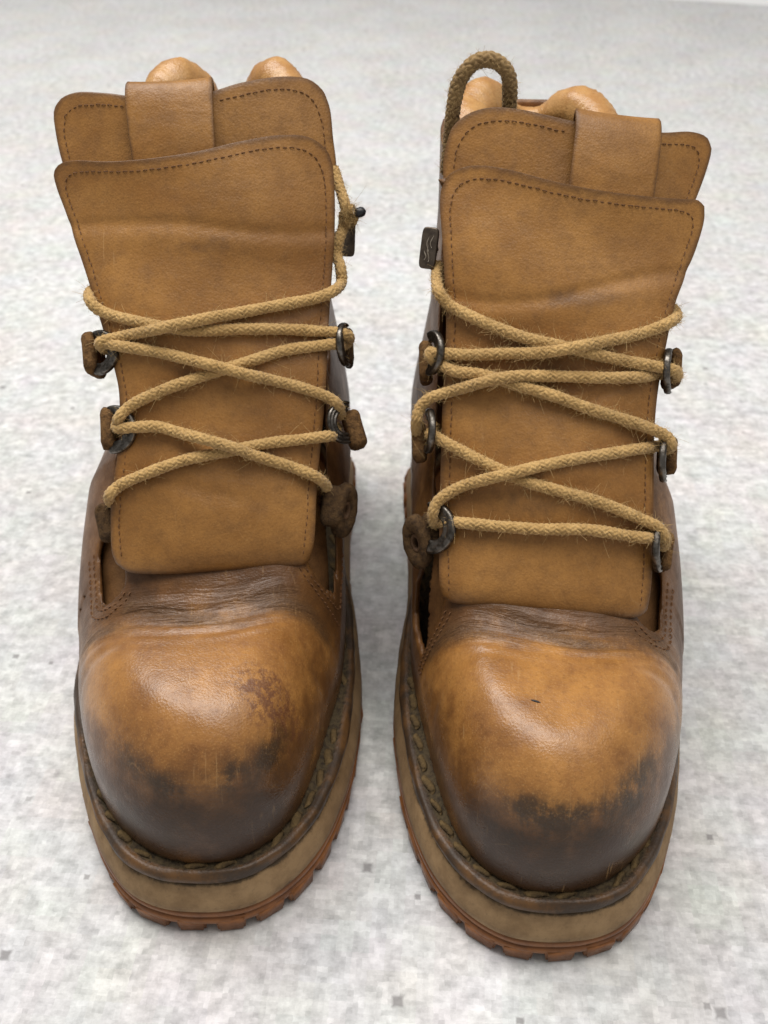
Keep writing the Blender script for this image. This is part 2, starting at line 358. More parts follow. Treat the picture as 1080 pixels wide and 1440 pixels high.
def surface_nets(F, org, h):
    S = F < 0; nx, ny, nz = F.shape
    cnt = np.zeros((nx - 1, ny - 1, nz - 1)); pos = np.zeros((nx - 1, ny - 1, nz - 1, 3))
    sl = lambda d, n: slice(d, n - 1 + d)
    for ax in range(3):
        for a in (0, 1):
            for b in (0, 1):
                d0 = [0, 0, 0]; o2 = [i for i in range(3) if i != ax]; d0[o2[0]] = a; d0[o2[1]] = b; d1 = list(d0); d1[ax] = 1
                f0 = F[sl(d0[0], nx), sl(d0[1], ny), sl(d0[2], nz)]; f1 = F[sl(d1[0], nx), sl(d1[1], ny), sl(d1[2], nz)]
                mk = (f0 < 0) != (f1 < 0)
                tt = np.where(mk, f0 / np.where(mk, f0 - f1, 1), 0)
                cnt += mk
                for k in range(3): pos[..., k] += np.where(mk, (tt if k == ax else d0[k]), 0)
    act = cnt > 0; idx = -np.ones(act.shape, int); idx[act] = np.arange(act.sum())
    I = np.argwhere(act); V = np.asarray(org) + h * (I + pos[act] / cnt[act][:, None])
    faces = []
    for ax in range(3):
        s0 = [slice(None)] * 3; s1 = [slice(None)] * 3; s0[ax] = slice(0, -1); s1[ax] = slice(1, None)
        A = S[tuple(s0)]; B = S[tuple(s1)]; E = np.argwhere(A != B)
        o = [i for i in range(3) if i != ax]
        E = E[(E[:, o[0]] > 0) & (E[:, o[1]] > 0) & (E[:, o[0]] < F.shape[o[0]] - 1) & (E[:, o[1]] < F.shape[o[1]] - 1)]
        q = []
        for da, db in ((-1, -1), (0, -1), (0, 0), (-1, 0)):
            e = E.copy(); e[:, o[0]] += da; e[:, o[1]] += db; q.append(idx[e[:, 0], e[:, 1], e[:, 2]])
        q = np.stack(q, 1); flip = S[E[:, 0], E[:, 1], E[:, 2]] == (ax == 1)
        q[flip] = q[flip][:, ::-1]; faces.append(q)
    return V, np.vstack(faces)

class Boot:
    pass

def build_boot(side):
    m = 1. if side == 'R' else -1.
    root = bpy.data.objects.new('hiking_boot', None); col.objects.link(root)
    if side == 'R': root.location = (.0545, .181, 0); root.rotation_euler = (0, 0, R(-3.4))
    else: root.location = (-.060, .192, 0); root.rotation_euler = (0, 0, R(3.3))
    root.empty_display_size = .02
    rng = np.random.default_rng(5 if side == 'R' else 9)
    mx = lambda P: np.array([(m * x, y) for x, y in P])
    wid = lambda P: [(x + (.0028 * math.exp(-((y - .085) / .05) ** 2) if x > 0 and side == 'L' else 0), y) for x, y in P]
    S = catmull(mx(wid(SOLE)), 320, True); CP = catmull(mx(CAP), 320, True)
    if side == 'L': S = S[::-1]; CP = CP[::-1]
    def outward(P):
        T = np.roll(P, -1, 0) - np.roll(P, 1, 0); T /= np.linalg.norm(T, axis=1)[:, None]; return np.stack([T[:, 1], -T[:, 0]], 1)
    NS = outward(S); NC = outward(CP)

    # ---------------- sole layers
    def ringloft(name, P, N, prof, mat, parent, wob=0., attr=None, closed=True, capbot=False, captop=False):
        s = np.arange(len(P)) / len(P) * 2 * math.pi
        V = []; A = []
        for k, pr in enumerate(prof):
            of, z = pr[0], pr[1]
            w = wob * (np.sin(7 * s + k) + .6 * np.sin(17 * s + 2 * k + 1.3) + .4 * np.sin(41 * s + .7 * k))
            V.append(np.column_stack([P + N * (of + w)[:, None] if np.ndim(w) else P + N * of, np.full(len(P), z) + .6 * w]))
            A.append(np.full(len(P), pr[2] if len(pr) > 2 else 0.))
        F = gridfaces(len(prof), len(P), closed, True)
        F = F.tolist()
        n = len(P)
        if captop: F.append(list(range((len(prof) - 1) * n, len(prof) * n)))
        if capbot: F.append(list(range(n))[::-1])
        o = obj(name, np.vstack(V), F, mat, parent, True, {attr: np.concatenate(A)} if attr else None); fixn(o); return o
    outs = ringloft('outsole', S, NS, [(-.004, .0050), (-.0004, .0050), (.0004, .0058), (.0008, .0076), (.0002, .0086), (-.0012, .0089), (-.0002, .0094),
                                      (.0004, .0102), (.0004, .0118), (-.0004, .0126), (-.006, .0127)], M['rubber'], root, .00012, closed=False, capbot=True, captop=True)
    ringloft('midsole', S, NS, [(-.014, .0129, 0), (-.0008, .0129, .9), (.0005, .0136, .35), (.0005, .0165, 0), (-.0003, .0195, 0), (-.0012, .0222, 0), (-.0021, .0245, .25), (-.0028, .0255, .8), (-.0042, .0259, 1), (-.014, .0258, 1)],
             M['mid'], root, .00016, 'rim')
    # welt: wide leather strip with a rounded lip; a channel holds the stitches next to the upper
    wprof = [(-.014, .0262), (-.0040, .0262), (-.0026, .0267, .7), (-.0018, .0282), (-.0019, .0298), (-.0027, .0311), (-.0038, .0317), (-.0050, .0314, .5), (-.0062, .0307, 1), (-.0076, .0306, 1), (-.0100, .0316, 1), (-.014, .0330, 1)]
    welt = ringloft('welt', S, NS, wprof, M['welt'], root, .00030, 'dirt')
    # welt stitches, each its own piece
    st_me = None
    Pm = S + NS * -.0068
    L = np.concatenate([[0], np.cumsum(np.linalg.norm(np.roll(Pm, -1, 0) - Pm, axis=1))]); tot = L[-1]; nst = int(tot / .0100)
    Pc = np.vstack([Pm, Pm[:1]])
    capd = polydist(Pm[:, 0], Pm[:, 1], CP); capd = np.append(capd, capd[0])
    q = np.linspace(-1, 1, 9); prof_r = .00155 * np.sqrt(np.clip(1 - np.abs(q) ** 2.6, .05, 1))
    for k in range(nst):
        s0 = (k + .5) * tot / nst; x = np.interp(s0, L, Pc[:, 0]); y = np.interp(s0, L, Pc[:, 1])
        if y > .20 or rng.random() < .12: continue
        a = s0 - .002; b = s0 + .002
        ta = math.atan2(np.interp(b, L, Pc[:, 1]) - np.interp(a, L, Pc[:, 1]), np.interp(b, L, Pc[:, 0]) - np.interp(a, L, Pc[:, 0]))
        if st_me is None:
            V, F = tube(np.stack([q * .0040, .0005 * np.sin(q * 3), .0002 - .0012 * q ** 2], 1), prof_r, 8); V[:, 2] *= .55
            so = obj('welt_stitch', V, F, M['wthread'], welt); st_me = so.data
        else:
            so = bpy.data.objects.new('welt_stitch', st_me); col.objects.link(so); so.parent = welt
        so.location = (x, y, .0312 + rng.normal(0, .00018)); so.rotation_euler = (rng.normal(0, .15), rng.normal(0, .05), ta + rng.normal(0, .09)); so.scale = (1 + rng.normal(0, .07), 1 + rng.normal(0, .14), 1 + rng.normal(0, .15))
    # tread lugs, each its own piece
    Ls = np.concatenate([[0], np.cumsum(np.linalg.norm(np.roll(S, -1, 0) - S, axis=1))]); tl = Ls[-1]; Sc = np.vstack([S, S[:1]]); Nc = np.vstack([NS, NS[:1]])
    nl = int(tl / .0145); meshes = []
    for v in range(3):
        bm = bmesh.new(); bmesh.ops.create_cube(bm, size=1)
        hgt = .0082
        for vv in bm.verts:
            vv.co.x *= .0112 + .0012 * v; vv.co.y *= .012; vv.co.z = vv.co.z * hgt + hgt / 2
            if vv.co.z < .002: vv.co.x *= .86; vv.co.y *= .9
            vv.co += Vector(rng.normal(0, .0003, 3)) * (1 if vv.co.z > .002 else 0)
        bmesh.ops.bevel(bm, geom=bm.edges[:], offset=.0008, segments=2, affect='EDGES')
        me = bpy.data.meshes.new('lug'); bm.to_mesh(me); bm.free(); me.materials.append(M['rubber']); meshes.append(me)
        me.polygons.foreach_set('use_smooth', [True] * len(me.polygons))
    for k in range(nl):
        s0 = (k + .35) * tl / nl; x, y = np.interp(s0, Ls, Sc[:, 0]), np.interp(s0, Ls, Sc[:, 1]); nx_, ny_ = np.interp(s0, Ls, Nc[:, 0]), np.interp(s0, Ls, Nc[:, 1])
        lo = bpy.data.objects.new('lug', meshes[k % 3]); col.objects.link(lo); lo.parent = outs
        inn = .0057 + rng.uniform(0, .0006)
        lo.location = (x - nx_ * (inn - .0008), y - ny_ * (inn - .0008), .0001); lo.rotation_euler = (0, 0, math.atan2(nx_, -ny_) + rng.normal(0, .04))
    # side cleats at heel
    for k in range(60):
        s0 = (k + .2) * tl / 60; x, y = np.interp(s0, Ls, Sc[:, 0]), np.interp(s0, Ls, Sc[:, 1])
        if y < .215: continue
        nx_, ny_ = np.interp(s0, Ls, Nc[:, 0]), np.interp(s0, Ls, Nc[:, 1])
        lo = bpy.data.objects.new('heel_cleat', meshes[k % 3]); col.objects.link(lo); lo.parent = outs
        lo.location = (x - nx_ * .0042, y - ny_ * .0042, .0055); lo.rotation_euler = (0, 0, math.atan2(nx_, -ny_)); lo.scale = (.75, 1, 1.35)

    # ---------------- upper: vamp and quarters as one leather shell
    sx_lo, sx_hi = (-.002, .003) if side == 'R' else (.0055, 0.)
    def shaft_cx(y, z):
        f = np.interp(z, [.09, .15, .21], [sx_lo, sx_lo, sx_hi]); bk = -m * .007
        return f + (bk - f) * sm(.15, .27, y)
    ph0 = .5 if side == 'R' else 2.6
    def fbody(X, Y, Z, D2):
        xm = X * m
        ycr = Y - 3.2 * X * X
        xr = X + m * .0085; top = TOP(ycr) - 2.0 * xr * xr
        # folds where the foot bends
        wob = np.sin(X * 95 + 1.1) * .0009 + np.sin(X * 41 + (.4 if side == 'R' else 2.2)) * .0012
        cy = ycr - .0715 + wob
        win = np.exp(-(cy / .0085) ** 2)
        top = top + win * .0010 * np.sin(cy * 2 * math.pi / .0056 + 1.3 * np.sin(X * 60 + ph0)) * (.65 + .35 * np.sin(X * 120 + cy * 300 + ph0)) - .0012 * np.exp(-((cy - .001) / .0035) ** 2)
        top = np.minimum(top, .112)
        bulge = .0005 * np.exp(-((Z - .054) / .014) ** 2)
        rh = .031 - .007 * sm(.012, .060, Y) + .003 * np.tanh(m * X / .02); rv = np.where(Y < .1, .042, .038)
        a = np.maximum(D2 - bulge + rh, 0) / rh; b = np.maximum(Z - top + rv, 0) / rv
        ff = ((a ** 2.4 + b ** 2.4) ** (1 / 2.4) - 1) * .034
        ff = np.maximum(ff, D2 - bulge)
        ff = np.where((a == 0) & (b < 1), np.maximum((b - 1) * rv, D2), ff)
        # side fold of the vamp
        fx = m * X
        ff = ff + .0010 * np.exp(-((ycr - .060 - .25 * (Z - .08)) / .0028) ** 2) * sm(.022, .04, np.abs(X)) * sm(.045, .06, Z)
        # shaft
        yf = yc(Z) + .0075; yb = np.interp(Z, [.03, .06, .1, .15, .2, .24], [.290, .2915, .284, .277, .277, .280])
        w = np.interp(Z, [.04, .08, .11, .14, .18, .24], [.050, .0515, .0480, .0425, .0405, .0405])
        cyy = (yf + yb) / 2; dd = (yb - yf) / 2
        cx = shaft_cx(Y, Z)
        fr = (np.abs((X - cx) / w) ** 2.7 + np.abs((Y - cyy) / dd) ** 2.7) ** (1 / 2.7)
        fs = (fr - 1) * .048
        f = smin(ff, fs, .016)
        f = np.maximum(f, D2 - .004 - .05 * sm(.085, .13, Z))
        return f, cy
    thr_bot = .0868
    def slot(sg_):
        outer = sg_ == m
        ex = (.0378 if side == 'R' else .0378) if outer else (.0425 if side == 'R' else .0405)
        ey = (.0880 if side == 'R' else .0915) if outer else (.0905 if side == 'R' else .0965)
        return sg_ * ex, ey, sg_ * (ex + .0018), ey + .015
    def throat(X, Y, Z):
        xt = np.interp(Z, [.09, .14, .21], [(-.0015 if side == 'R' else .0025), sx_lo, sx_hi])
        wt = np.interp(Z, [.085, .1, .13, .21], [.0395, .0405, .0405, .0435])
        rr = .006
        qx = np.abs(X - xt) - (wt - rr); qz = (.1045 + rr) - Z
        g = np.sqrt(np.maximum(qx, 0) ** 2 + np.maximum(qz, 0) ** 2) + np.minimum(np.maximum(qx, qz), 0) - rr
        g = np.maximum(g, Y - (yc(Z) + .060))
        for sg_ in (-1, 1):
            ax_, ay_, bx_, by_ = slot(sg_)
            t_ = np.clip(((X - ax_) * (bx_ - ax_) + (Y - ay_) * (by_ - ay_)) / ((bx_ - ax_) ** 2 + (by_ - ay_) ** 2), 0, 1)
            g = np.minimum(g, np.maximum(np.sqrt((X - ax_ - t_ * (bx_ - ax_)) ** 2 + (Y - ay_ - t_ * (by_ - ay_)) ** 2) - .0050, .060 - Z))
        return g
    zcol = lambda Y: np.interp(Y, [.14, .18, .24, .29], [.196, .204, .212, .214])
    h = .00135
    xs = np.arange(-.070, .0705, h); ys = np.arange(-.004, .304, h); zs = np.arange(.029, .222, h)
    X2, Y2 = np.meshgrid(xs, ys, indexing='ij'); D2 = polydist(X2, Y2, CP)
    X, Y, Z = np.meshgrid(xs, ys, zs, indexing='ij')
    f, _ = fbody(X, Y, Z, np.broadcast_to(D2[:, :, None], X.shape))
    F3 = np.maximum(np.maximum(f, -(f + .0030)), .0315 - Z)
    F3 = np.maximum(F3, -throat(X, Y, Z)); F3 = np.maximum(F3, Z - zcol(Y))
    V, Q = surface_nets(F3, (xs[0], ys[0], zs[0]), h)
    hd = .0008; gx_ = np.arange(-.08, .0805, hd); gy_ = np.arange(-.02, .3205, hd); DT = polydist(*np.meshgrid(gx_, gy_, indexing='ij'), CP)
    def d2at(x, y):
        u = np.clip((x - gx_[0]) / hd, 0, len(gx_) - 1.001); v = np.clip((y - gy_[0]) / hd, 0, len(gy_) - 1.001); i = u.astype(int); j = v.astype(int); u = u - i; v = v - j
        return (DT[i, j] * (1 - u) + DT[i + 1, j] * u) * (1 - v) + (DT[i, j + 1] * (1 - u) + DT[i + 1, j + 1] * u) * v
    def ev(P): return fbody(P[:, 0], P[:, 1], P[:, 2], d2at(P[:, 0], P[:, 1]))[0]
    def grad(P, e=.0004):
        return np.stack([(ev(P + np.eye(3)[k] * e) - ev(P - np.eye(3)[k] * e)) / (2 * e) for k in range(3)], 1)
    def project(P, it=3):
        P = P.copy()
        for _ in range(it):
            f0 = ev(P); g = grad(P); P -= (np.clip(f0, -.002, .002) / np.maximum((g * g).sum(1), .15))[:, None] * g
        return P
    fv = ev(V); thv = throat(V[:, 0], V[:, 1], V[:, 2]); edge_ok = (np.abs(fv) < .0008) & (thv > .0009) & (V[:, 2] < zcol(V[:, 1]) - .0009) & (V[:, 2] > .0325)
    V[edge_ok] = project(V[edge_ok], 2)
    # drop inner-surface faces deep inside the closed toe (never seen)
    fv = ev(V)
    Xv, Yv, Zv = V.T
    _, cyv = fbody(Xv, Yv, Zv, d2at(Xv, Yv))
    xm = Xv * m
    pat = np.maximum(sm(.084, .050, Zv) * sm(.135, .06, Yv) * .72 * (.35 + .65 * sm(.07, .02, Yv)) + .50 * sm(.032, .008, Yv + .3 * (Zv - .05)) * sm(.080, .056, Zv), .40 * sm(.060, .040, Zv))
    pat = pat + .38 * sm(.030, .054, np.abs(Xv)) * sm(.085, .055, Zv) * sm(.10, .05, Yv)
    pat = np.maximum(pat, .64 * sm(.060, .082, Yv - 3.2 * Xv * Xv))
    crs = np.exp(-(np.where(cyv < 0, cyv / .0060, cyv / .011)) ** 2) * (.72 + .28 * np.sin(Xv * 150 + cyv * 420 + ph0)) * sm(.052, .068, Zv)
    crs = np.maximum(crs, .42 * np.exp(-((cyv - .010) / .012) ** 2) * sm(.026, .04, np.abs(Xv)) * sm(.05, .066, Zv))
    crs = np.where(Yv > .16, 0, crs)
    def blob(x, z, rx, rz, a=1.): return a * np.exp(-((Xv - x) / rx) ** 2 - ((Zv - z) / rz) ** 2) * (Yv < .06)
    if side == 'R':
        smg = blob(-.006, .0685, .010, .0055, 1.) + blob(.008, .0690, .013, .0035, .7) + blob(.027, .0685, .009, .006, 1.05) + blob(.012, .060, .03, .007, .55) + blob(-.015, .058, .012, .008, .4)
        stn = 0 * Xv
    else:
        smg = blob(-.022, .0690, .009, .0055, .8) + blob(-.010, .0670, .006, .0045, 1.) + blob(.010, .0700, .0055, .0060, 1.) + blob(.023, .0690, .0065, .0065, 1.05) + blob(.002, .058, .03, .006, .35)
        stn = 1.1 * np.exp(-((Xv - .021) / .013) ** 2 - ((Yv - .036) / .011) ** 2) * (Zv > .06)
    smg = smg * 1.15 + (.10 * np.exp(-((Zv - .066) / .008) ** 2) * np.exp(-((Xv - .004) / .032) ** 2) * (Yv < .045))
    scf = (blob(.016, .0735, .020, .006, 1.) if side == 'R' else blob(.012, .0735, .022, .006, .8))
    wvv = np.column_stack([Xv, cyv, Zv])
    up = obj('upper', V, Q, M['upper_' + side], root, True, {'patina': pat, 'crease': crs, 'smudge': smg, 'stain': stn, 'wv': wvv, 'matt': sm(.075, .10, Yv), 'scuff': scf})
    fixn(up)
    if (np.array([v.normal[2] for v in up.data.vertices])[(V[:, 2] > .08) & (np.abs(fv) < .0006) & (V[:, 1] < .07)]).mean() < 0:
        fixn(up, True)

    if side == 'R':
        q = np.linspace(-1, 1, 7); c0 = project(np.array([[-.0065 + .0016 * v_, .0405 - .0005 * v_, .088] for v_ in q]), 4)
        V_, F_ = tube(c0, .00042 * np.sqrt(np.clip(1 - q ** 2, .08, 1)), 6); obj('leather_nick', V_, F_, M['black'], up)
    # ---------------- surfaces of the flap and tongue: y = centre line + k x^2
    def surf(x, z, k=6., dy=0.): return np.stack([x, yc(z) + k * x * x + dy, z], -1)
    def coons(c_bot, c_right, c_top, c_left, nu, nv):
        """bottom l->r, right b->t, top l->r, left b->t"""
        b = catmull(c_bot, nu); t_ = catmull(c_top, nu); l = catmull(c_left, nv); r = catmull(c_right, nv)
        u = np.linspace(0, 1, nu)[:, None, None]; v = np.linspace(0, 1, nv)[None, :, None]
        return (1 - v) * b[:, None] + v * t_[:, None] + (1 - u) * l[None] + u * r[None] - ((1 - u) * (1 - v) * b[0] + u * (1 - v) * b[-1] + (1 - u) * v * t_[0] + u * v * t_[-1])
    def leather_sheet(name, G, surf_fn, th, mat, parent, bev=.0008, extra=None, edgew=.0046):
        nu, nv = G.shape[:2]; P = surf_fn(G)
        per = np.concatenate([P[:, 0], P[-1, 1:], P[::-1, -1][1:], P[0, ::-1][1:]])
        pv = P.reshape(-1, 3); d = np.full(len(pv), 9.)
        for c in per[::1]: d = np.minimum(d, np.linalg.norm(pv - c, axis=1))
        at = {'edge': np.clip(1 - d / edgew, 0, 1), 'smudge': extra(pv) if extra else np.zeros(len(pv))}
        o = obj(name, pv, gridfaces(nu, nv), mat, parent, True, at)
        o.data.update()
        ny = np.array([p.normal[1] for p in o.data.polygons]).mean()
        if ny > 0: o.data.flip_normals()
        s = o.modifiers.new('s', 'SOLIDIFY'); s.thickness = th; s.offset = -1; s.use_even_offset = False
        b = o.modifiers.new('b', 'BEVEL'); b.width = bev; b.segments = 2; b.limit_method = 'ANGLE'; b.angle_limit = R(50)
        return o, P
    if side == 'R':
        bot = [(-.0388, .0900), (-.0349, .0888), (-.0186, .0911), (-.0024, .0909), (.0194, .0890), (.0339, .0868), (.0366, .0880)]
        rgt = [(.0366, .0880), (.0374, .1010), (.0366, .1219), (.0360, .1397), (.0366, .1535), (.0386, .1662), (.0418, .1787), (.0452, .1852), (.0492, .1924), (.0518, .2007), (.0515, .2050)]
        top = [(-.0432, .2112), (-.0420, .2134), (-.0373, .2164), (-.0315, .2180), (-.021, .2182), (-.0037, .2158), (.0104, .2136), (.027, .2109), (.0422, .2084), (.0488, .2072), (.0515, .2050)]
        lft = [(-.0388, .0900), (-.0397, .0970), (-.0404, .1152), (-.0407, .1332), (-.0408, .1462), (-.0405, .1684), (-.0417, .1834), (-.0430, .1946), (-.0443, .204), (-.0442, .209), (-.0432, .2112)]
    else:
        bot = [(-.0348, .0958), (-.0303, .0944), (-.018, .0952), (.0007, .0964), (.0225, .0954), (.0350, .0932), (.0374, .0942)]
        rgt = [(.0374, .0942), (.0394, .1015), (.0412, .1178), (.0437, .1328), (.0457, .1459), (.0472, .1608), (.0492, .1759), (.051, .1899), (.0517, .2023), (.0512, .2125), (.0500, .2158)]
        top = [(-.0518, .2128), (-.0500, .2145), (-.0446, .2164), (-.029, .2178), (-.0107, .2200), (.0037, .2218), (.0177, .2238), (.032, .2244), (.0426, .2224), (.0480, .2186), (.0500, .2158)]
        lft = [(-.0348, .0958), (-.036, .0998), (-.0356, .114), (-.0337, .1235), (-.0315, .1328), (-.0304, .1487), (-.0317, .1556), (-.0394, .1781), (-.0437, .1882), (-.049, .2), (-.0520, .2065), (-.0529, .2108), (-.0518, .2128)]
    ph = 0. if side == 'R' else 2.
    fold_z = .183 if side == 'R' else .196
    def wav(x, z):
        ln_ = z - fold_z - .004 * np.sin(x * 45 + ph); l2 = z - (.1235 if side == 'R' else .1215) - .006 * np.sin(x * 38 + 1 + ph)
        return wav0(x, z) + .0009 * np.exp(-(ln_ / .0016) ** 2) - .0006 * np.exp(-((ln_ + .004) / .004) ** 2) + .0007 * np.exp(-(l2 / .0018) ** 2) * sm(.035, .01, np.abs(x + .005)) + .0006 * np.exp(-((z - .148 - .4 * x) / .0018) ** 2) * sm(.0, .02, x)
    def wav0(x, z): return .0009 * np.sin(z * 130 + x * 40 + ph) + .0007 * np.sin(z * 75 - x * 70 + 1 + ph)
    def flap_surf(G):
        x, z = G[..., 0], G[..., 1]; P = surf(x, z); P[..., 1] += wav(x, z)
        nv = G.shape[1]; L = np.cumsum(np.concatenate([np.zeros((len(G), 1)), np.linalg.norm(np.diff(G, axis=1), axis=2)], 1), 1)
        rl = np.clip(1 - L / .009, 0, 1); P[..., 1] += .0055 * rl ** 2 * .55          # lower end rolls under
        Lt = L[:, -1:] - L; tp = np.clip(1 - Lt / .020, 0, 1); P[..., 1] -= .0008 * tp ** 2   # upper end curls forward
        return P
    G = coons(bot, rgt, top, lft, 60, 90)
    if side == 'R':
        ext = lambda p: 1.0 * np.exp(-((p[:, 0] - .008) / .022) ** 2 - ((p[:, 2] - .182) / .0035) ** 2) + .7 * np.exp(-((p[:, 2] - .1235) / .006) ** 2 - ((p[:, 0] + .008) / .025) ** 2)
    else:
        ext = lambda p: .9 * np.exp(-((p[:, 0] - .004) / .012) ** 2 - ((p[:, 2] - .194) / .004) ** 2) + .6 * np.exp(-((p[:, 0] + .026) / .008) ** 2 - ((p[:, 2] - .118) / .004) ** 2)
    flap, FP = leather_sheet('front_flap', G, flap_surf, .0028, M['flap_' + side], root, extra=ext)

    # tongue behind it
    if side == 'R':
        tt = [(-.0425, .2215), (-.0409, .2255), (-.0356, .2301), (-.0272, .233), (-.0167, .2332), (-.0073, .232), (.0022, .2304), (.02, .2280), (.0354, .2258), (.0473, .2247), (.0537, .2221), (.0552, .2200)]
        tl = [(-.030, .098), (-.032, .13), (-.034, .16), (-.040, .19), (-.0437, .2105), (-.0435, .2175), (-.0425, .2215)]
        tr = [(.030, .098), (.031, .13), (.034, .16), (.042, .19), (.0509, .204), (.0551, .2131), (.0561, .2182), (.0552, .2200)]
    else:
        tt = [(-.0535, .2285), (-.0506, .2316), (-.0442, .2343), (-.0311, .2353), (-.0234, .2351), (-.008, .2358), (.0082, .2368), (.0178, .2386), (.0324, .2393), (.0431, .2374), (.0478, .2340), (.0494, .2318)]
        tl = [(-.028, .103), (-.027, .13), (-.027, .16), (-.040, .19), (-.0517, .2116), (-.0542, .222), (-.0544, .2262), (-.0535, .2285)]
        tr = [(.030, .103), (.035, .13), (.040, .16), (.047, .19), (.0527, .2063), (.0520, .218), (.0512, .2270), (.0494, .2318)]
    G2 = coons([tl[0], (0, tl[0][1]), tr[0]], tr, tt, tl, 50, 60)
    def tongue_surf(G):
        P = surf(G[..., 0], G[..., 1], 6., .0105); P[..., 1] += .4 * wav(G[..., 0], G[..., 1] + .03); return P
    tongue, TP = leather_sheet('tongue', G2, tongue_surf, .0030, M['flap_' + side], root)

    # strap folded over the tongue's top edge
    tb = ((.0028, .0342, .0312, .0004) if side == 'R' else (-.0237, .0083, .0086, -.0210))   # x: top left, top right, bottom right, bottom left
    ztop = lambda x: np.interp(x, [p[0] for p in tt], [p[1] for p in tt])
    nu = 14; rows = []
    for v in np.linspace(0, 1, 34):
        u = np.linspace(0, 1, nu)
        if v < .62:
            q = v / .62; xl = tb[3] + (tb[0] - tb[3]) * q; xr = tb[2] + (tb[1] - tb[2]) * q; x = xl + (xr - xl) * u
            z = (ztop(x) - .026) + q * .0245; dy = .0105 - .0030 - .0016 * np.sin(q * math.pi)
        elif v < .82:
            q = (v - .62) / .20; x = tb[0] + (tb[1] - tb[0]) * u; z = ztop(x) - .0015 + .0040 * np.sin(q * math.pi); dy = .0075 + .0085 * q - .001 * np.sin(q * math.pi)
        else:
            q = (v - .82) / .18; x = tb[0] + (tb[1] - tb[0]) * u; z = ztop(x) - .0015 - .02 * q; dy = .0160
        p = surf(x, z, 6., 0.); p[:, 1] += dy; p[:, 1] -= .0006 * np.sin(u * math.pi); rows.append(p)
    Pt = np.array(rows)
    dE = np.minimum(np.linspace(0, 1, nu), 1 - np.linspace(0, 1, nu)) * .032
    o = obj('pull_tab', Pt.reshape(-1, 3), gridfaces(34, nu), M['flap_' + side], root, True, {'edge': np.tile(np.clip(1 - dE / .0030, 0, 1), 34), 'smudge': np.zeros(34 * nu)})
    fixn(o); o.data.update()
    if np.array([p.normal[1] for p in o.data.polygons])[:120].mean() > 0: o.data.flip_normals()
    s = o.modifiers.new('s', 'SOLIDIFY'); s.thickness = .0016; s.offset = 1
    b = o.modifiers.new('b', 'BEVEL'); b.width = .0005; b.segments = 2; b.limit_method = 'ANGLE'; b.angle_limit = R(50)

    # gusset: soft leather joining tongue and quarters, just under the shell
    ix = slice(0, None); iy = slice(int((.074 - ys[0]) / h), int((.20 - ys[0]) / h)); iz = slice(int((.055 - zs[0]) / h), int((.185 - zs[0]) / h))
    fg = f[ix, iy, iz]; Zg = Z[ix, iy, iz]; Yg = Y[ix, iy, iz]
    Fg = np.maximum(fg + .0050, -(fg + .0082)); Fg = np.maximum(Fg, Yg - (yc(Zg) + .040))
    Vg, Qg = surface_nets(Fg, (xs[0], ys[iy.start], zs[iz.start]), h)
    o = obj('gusset', Vg, Qg, M['gusset'], root); fixn(o)

    # ---------------- seams
    def stitches(mb, P, Nrm, pitch=.0026, ln=.0018, r=.00020, lift=.00012):
        L = np.concatenate([[0], np.cumsum(np.linalg.norm(np.diff(P, axis=0), axis=1))])
        for s0 in np.arange(pitch / 2, L[-1], pitch):
            ss = s0 + np.linspace(-.5, .5, 5) * ln
            c = np.stack([np.interp(ss, L, P[:, k]) for k in range(3)], 1); nn = np.stack([np.interp(ss, L, Nrm[:, k]) for k in range(3)], 1)
            lf = lift + np.array([-.0004, .0001, .0002, .0001, -.0004]) + rng.normal(0, .00004)
            c = c + nn * lf[:, None] + rng.normal(0, .00010, 3)
            V_, F_ = tube(c, r, 5); mb.add(V_, F_)
    def grid_normals(P):
        a = np.gradient(P, axis=0); b = np.gradient(P, axis=1); n = np.cross(a, b); n /= np.linalg.norm(n, axis=2)[..., None] + 1e-12
        if n[..., 1].mean() > 0: n = -n
        return n
    def inset_path(Gp, fn, parts, d):
        """path inset by d from the named edges, in (x, z), then lifted on the surface"""
        E = {'left': Gp[0], 'top': Gp[:, -1], 'right': Gp[-1][::-1]}
        pts = np.vstack([E[k] for k in parts]); pts = pts[np.concatenate([[True], np.linalg.norm(np.diff(pts, axis=0), axis=1) > 1e-5])]
        pts = catmull(pts[::3], 400); 
        T = np.gradient(pts, axis=0); T /= np.linalg.norm(T, axis=1)[:, None] + 1e-12
        pn = pts + np.stack([T[:, 1], -T[:, 0]], 1) * d
        k = np.ones(25) / 25
        sm_ = np.stack([np.convolve(np.pad(pn[:, i], 12, 'edge'), k, 'valid') for i in (0, 1)], 1)
        return sm_
    def on_surface(path, Pg, Gp, ng):
        gf = Gp.reshape(-1, 2); pf = Pg.reshape(-1, 3); nf = ng.reshape(-1, 3); out = []; no = []
        for p in path:
            d = ((gf - p) ** 2).sum(1); i = np.argpartition(d, 4)[:4]; w = 1 / (d[i] + 1e-9); w /= w.sum()
            pos = (pf[i] * w[:, None]).sum(0); pos[0] = p[0]; pos[2] = p[1]; out.append(pos); no.append((nf[i] * w[:, None]).sum(0))
        return np.array(out), np.array(no)
    mb = MB(); pth = inset_path(G, None, ('left', 'top', 'right'), .0034); pp, nn = on_surface(pth, FP, G, grid_normals(FP)); k = np.ones(9) / 9
    pp[:, 1] = np.convolve(np.pad(pp[:, 1], 4, 'edge'), k, 'valid')
    stitches(mb, pp, nn); o = mb.build('stitching', M['thread'], flap, kind='stuff')
    mb = MB(); pth = inset_path(G2, None, ('left', 'top', 'right'), .0036); pp, nn = on_surface(pth, TP, G2, grid_normals(TP)); pp[:, 1] = np.convolve(np.pad(pp[:, 1], 4, 'edge'), k, 'valid')
    keep = pp[:, 2] > .195
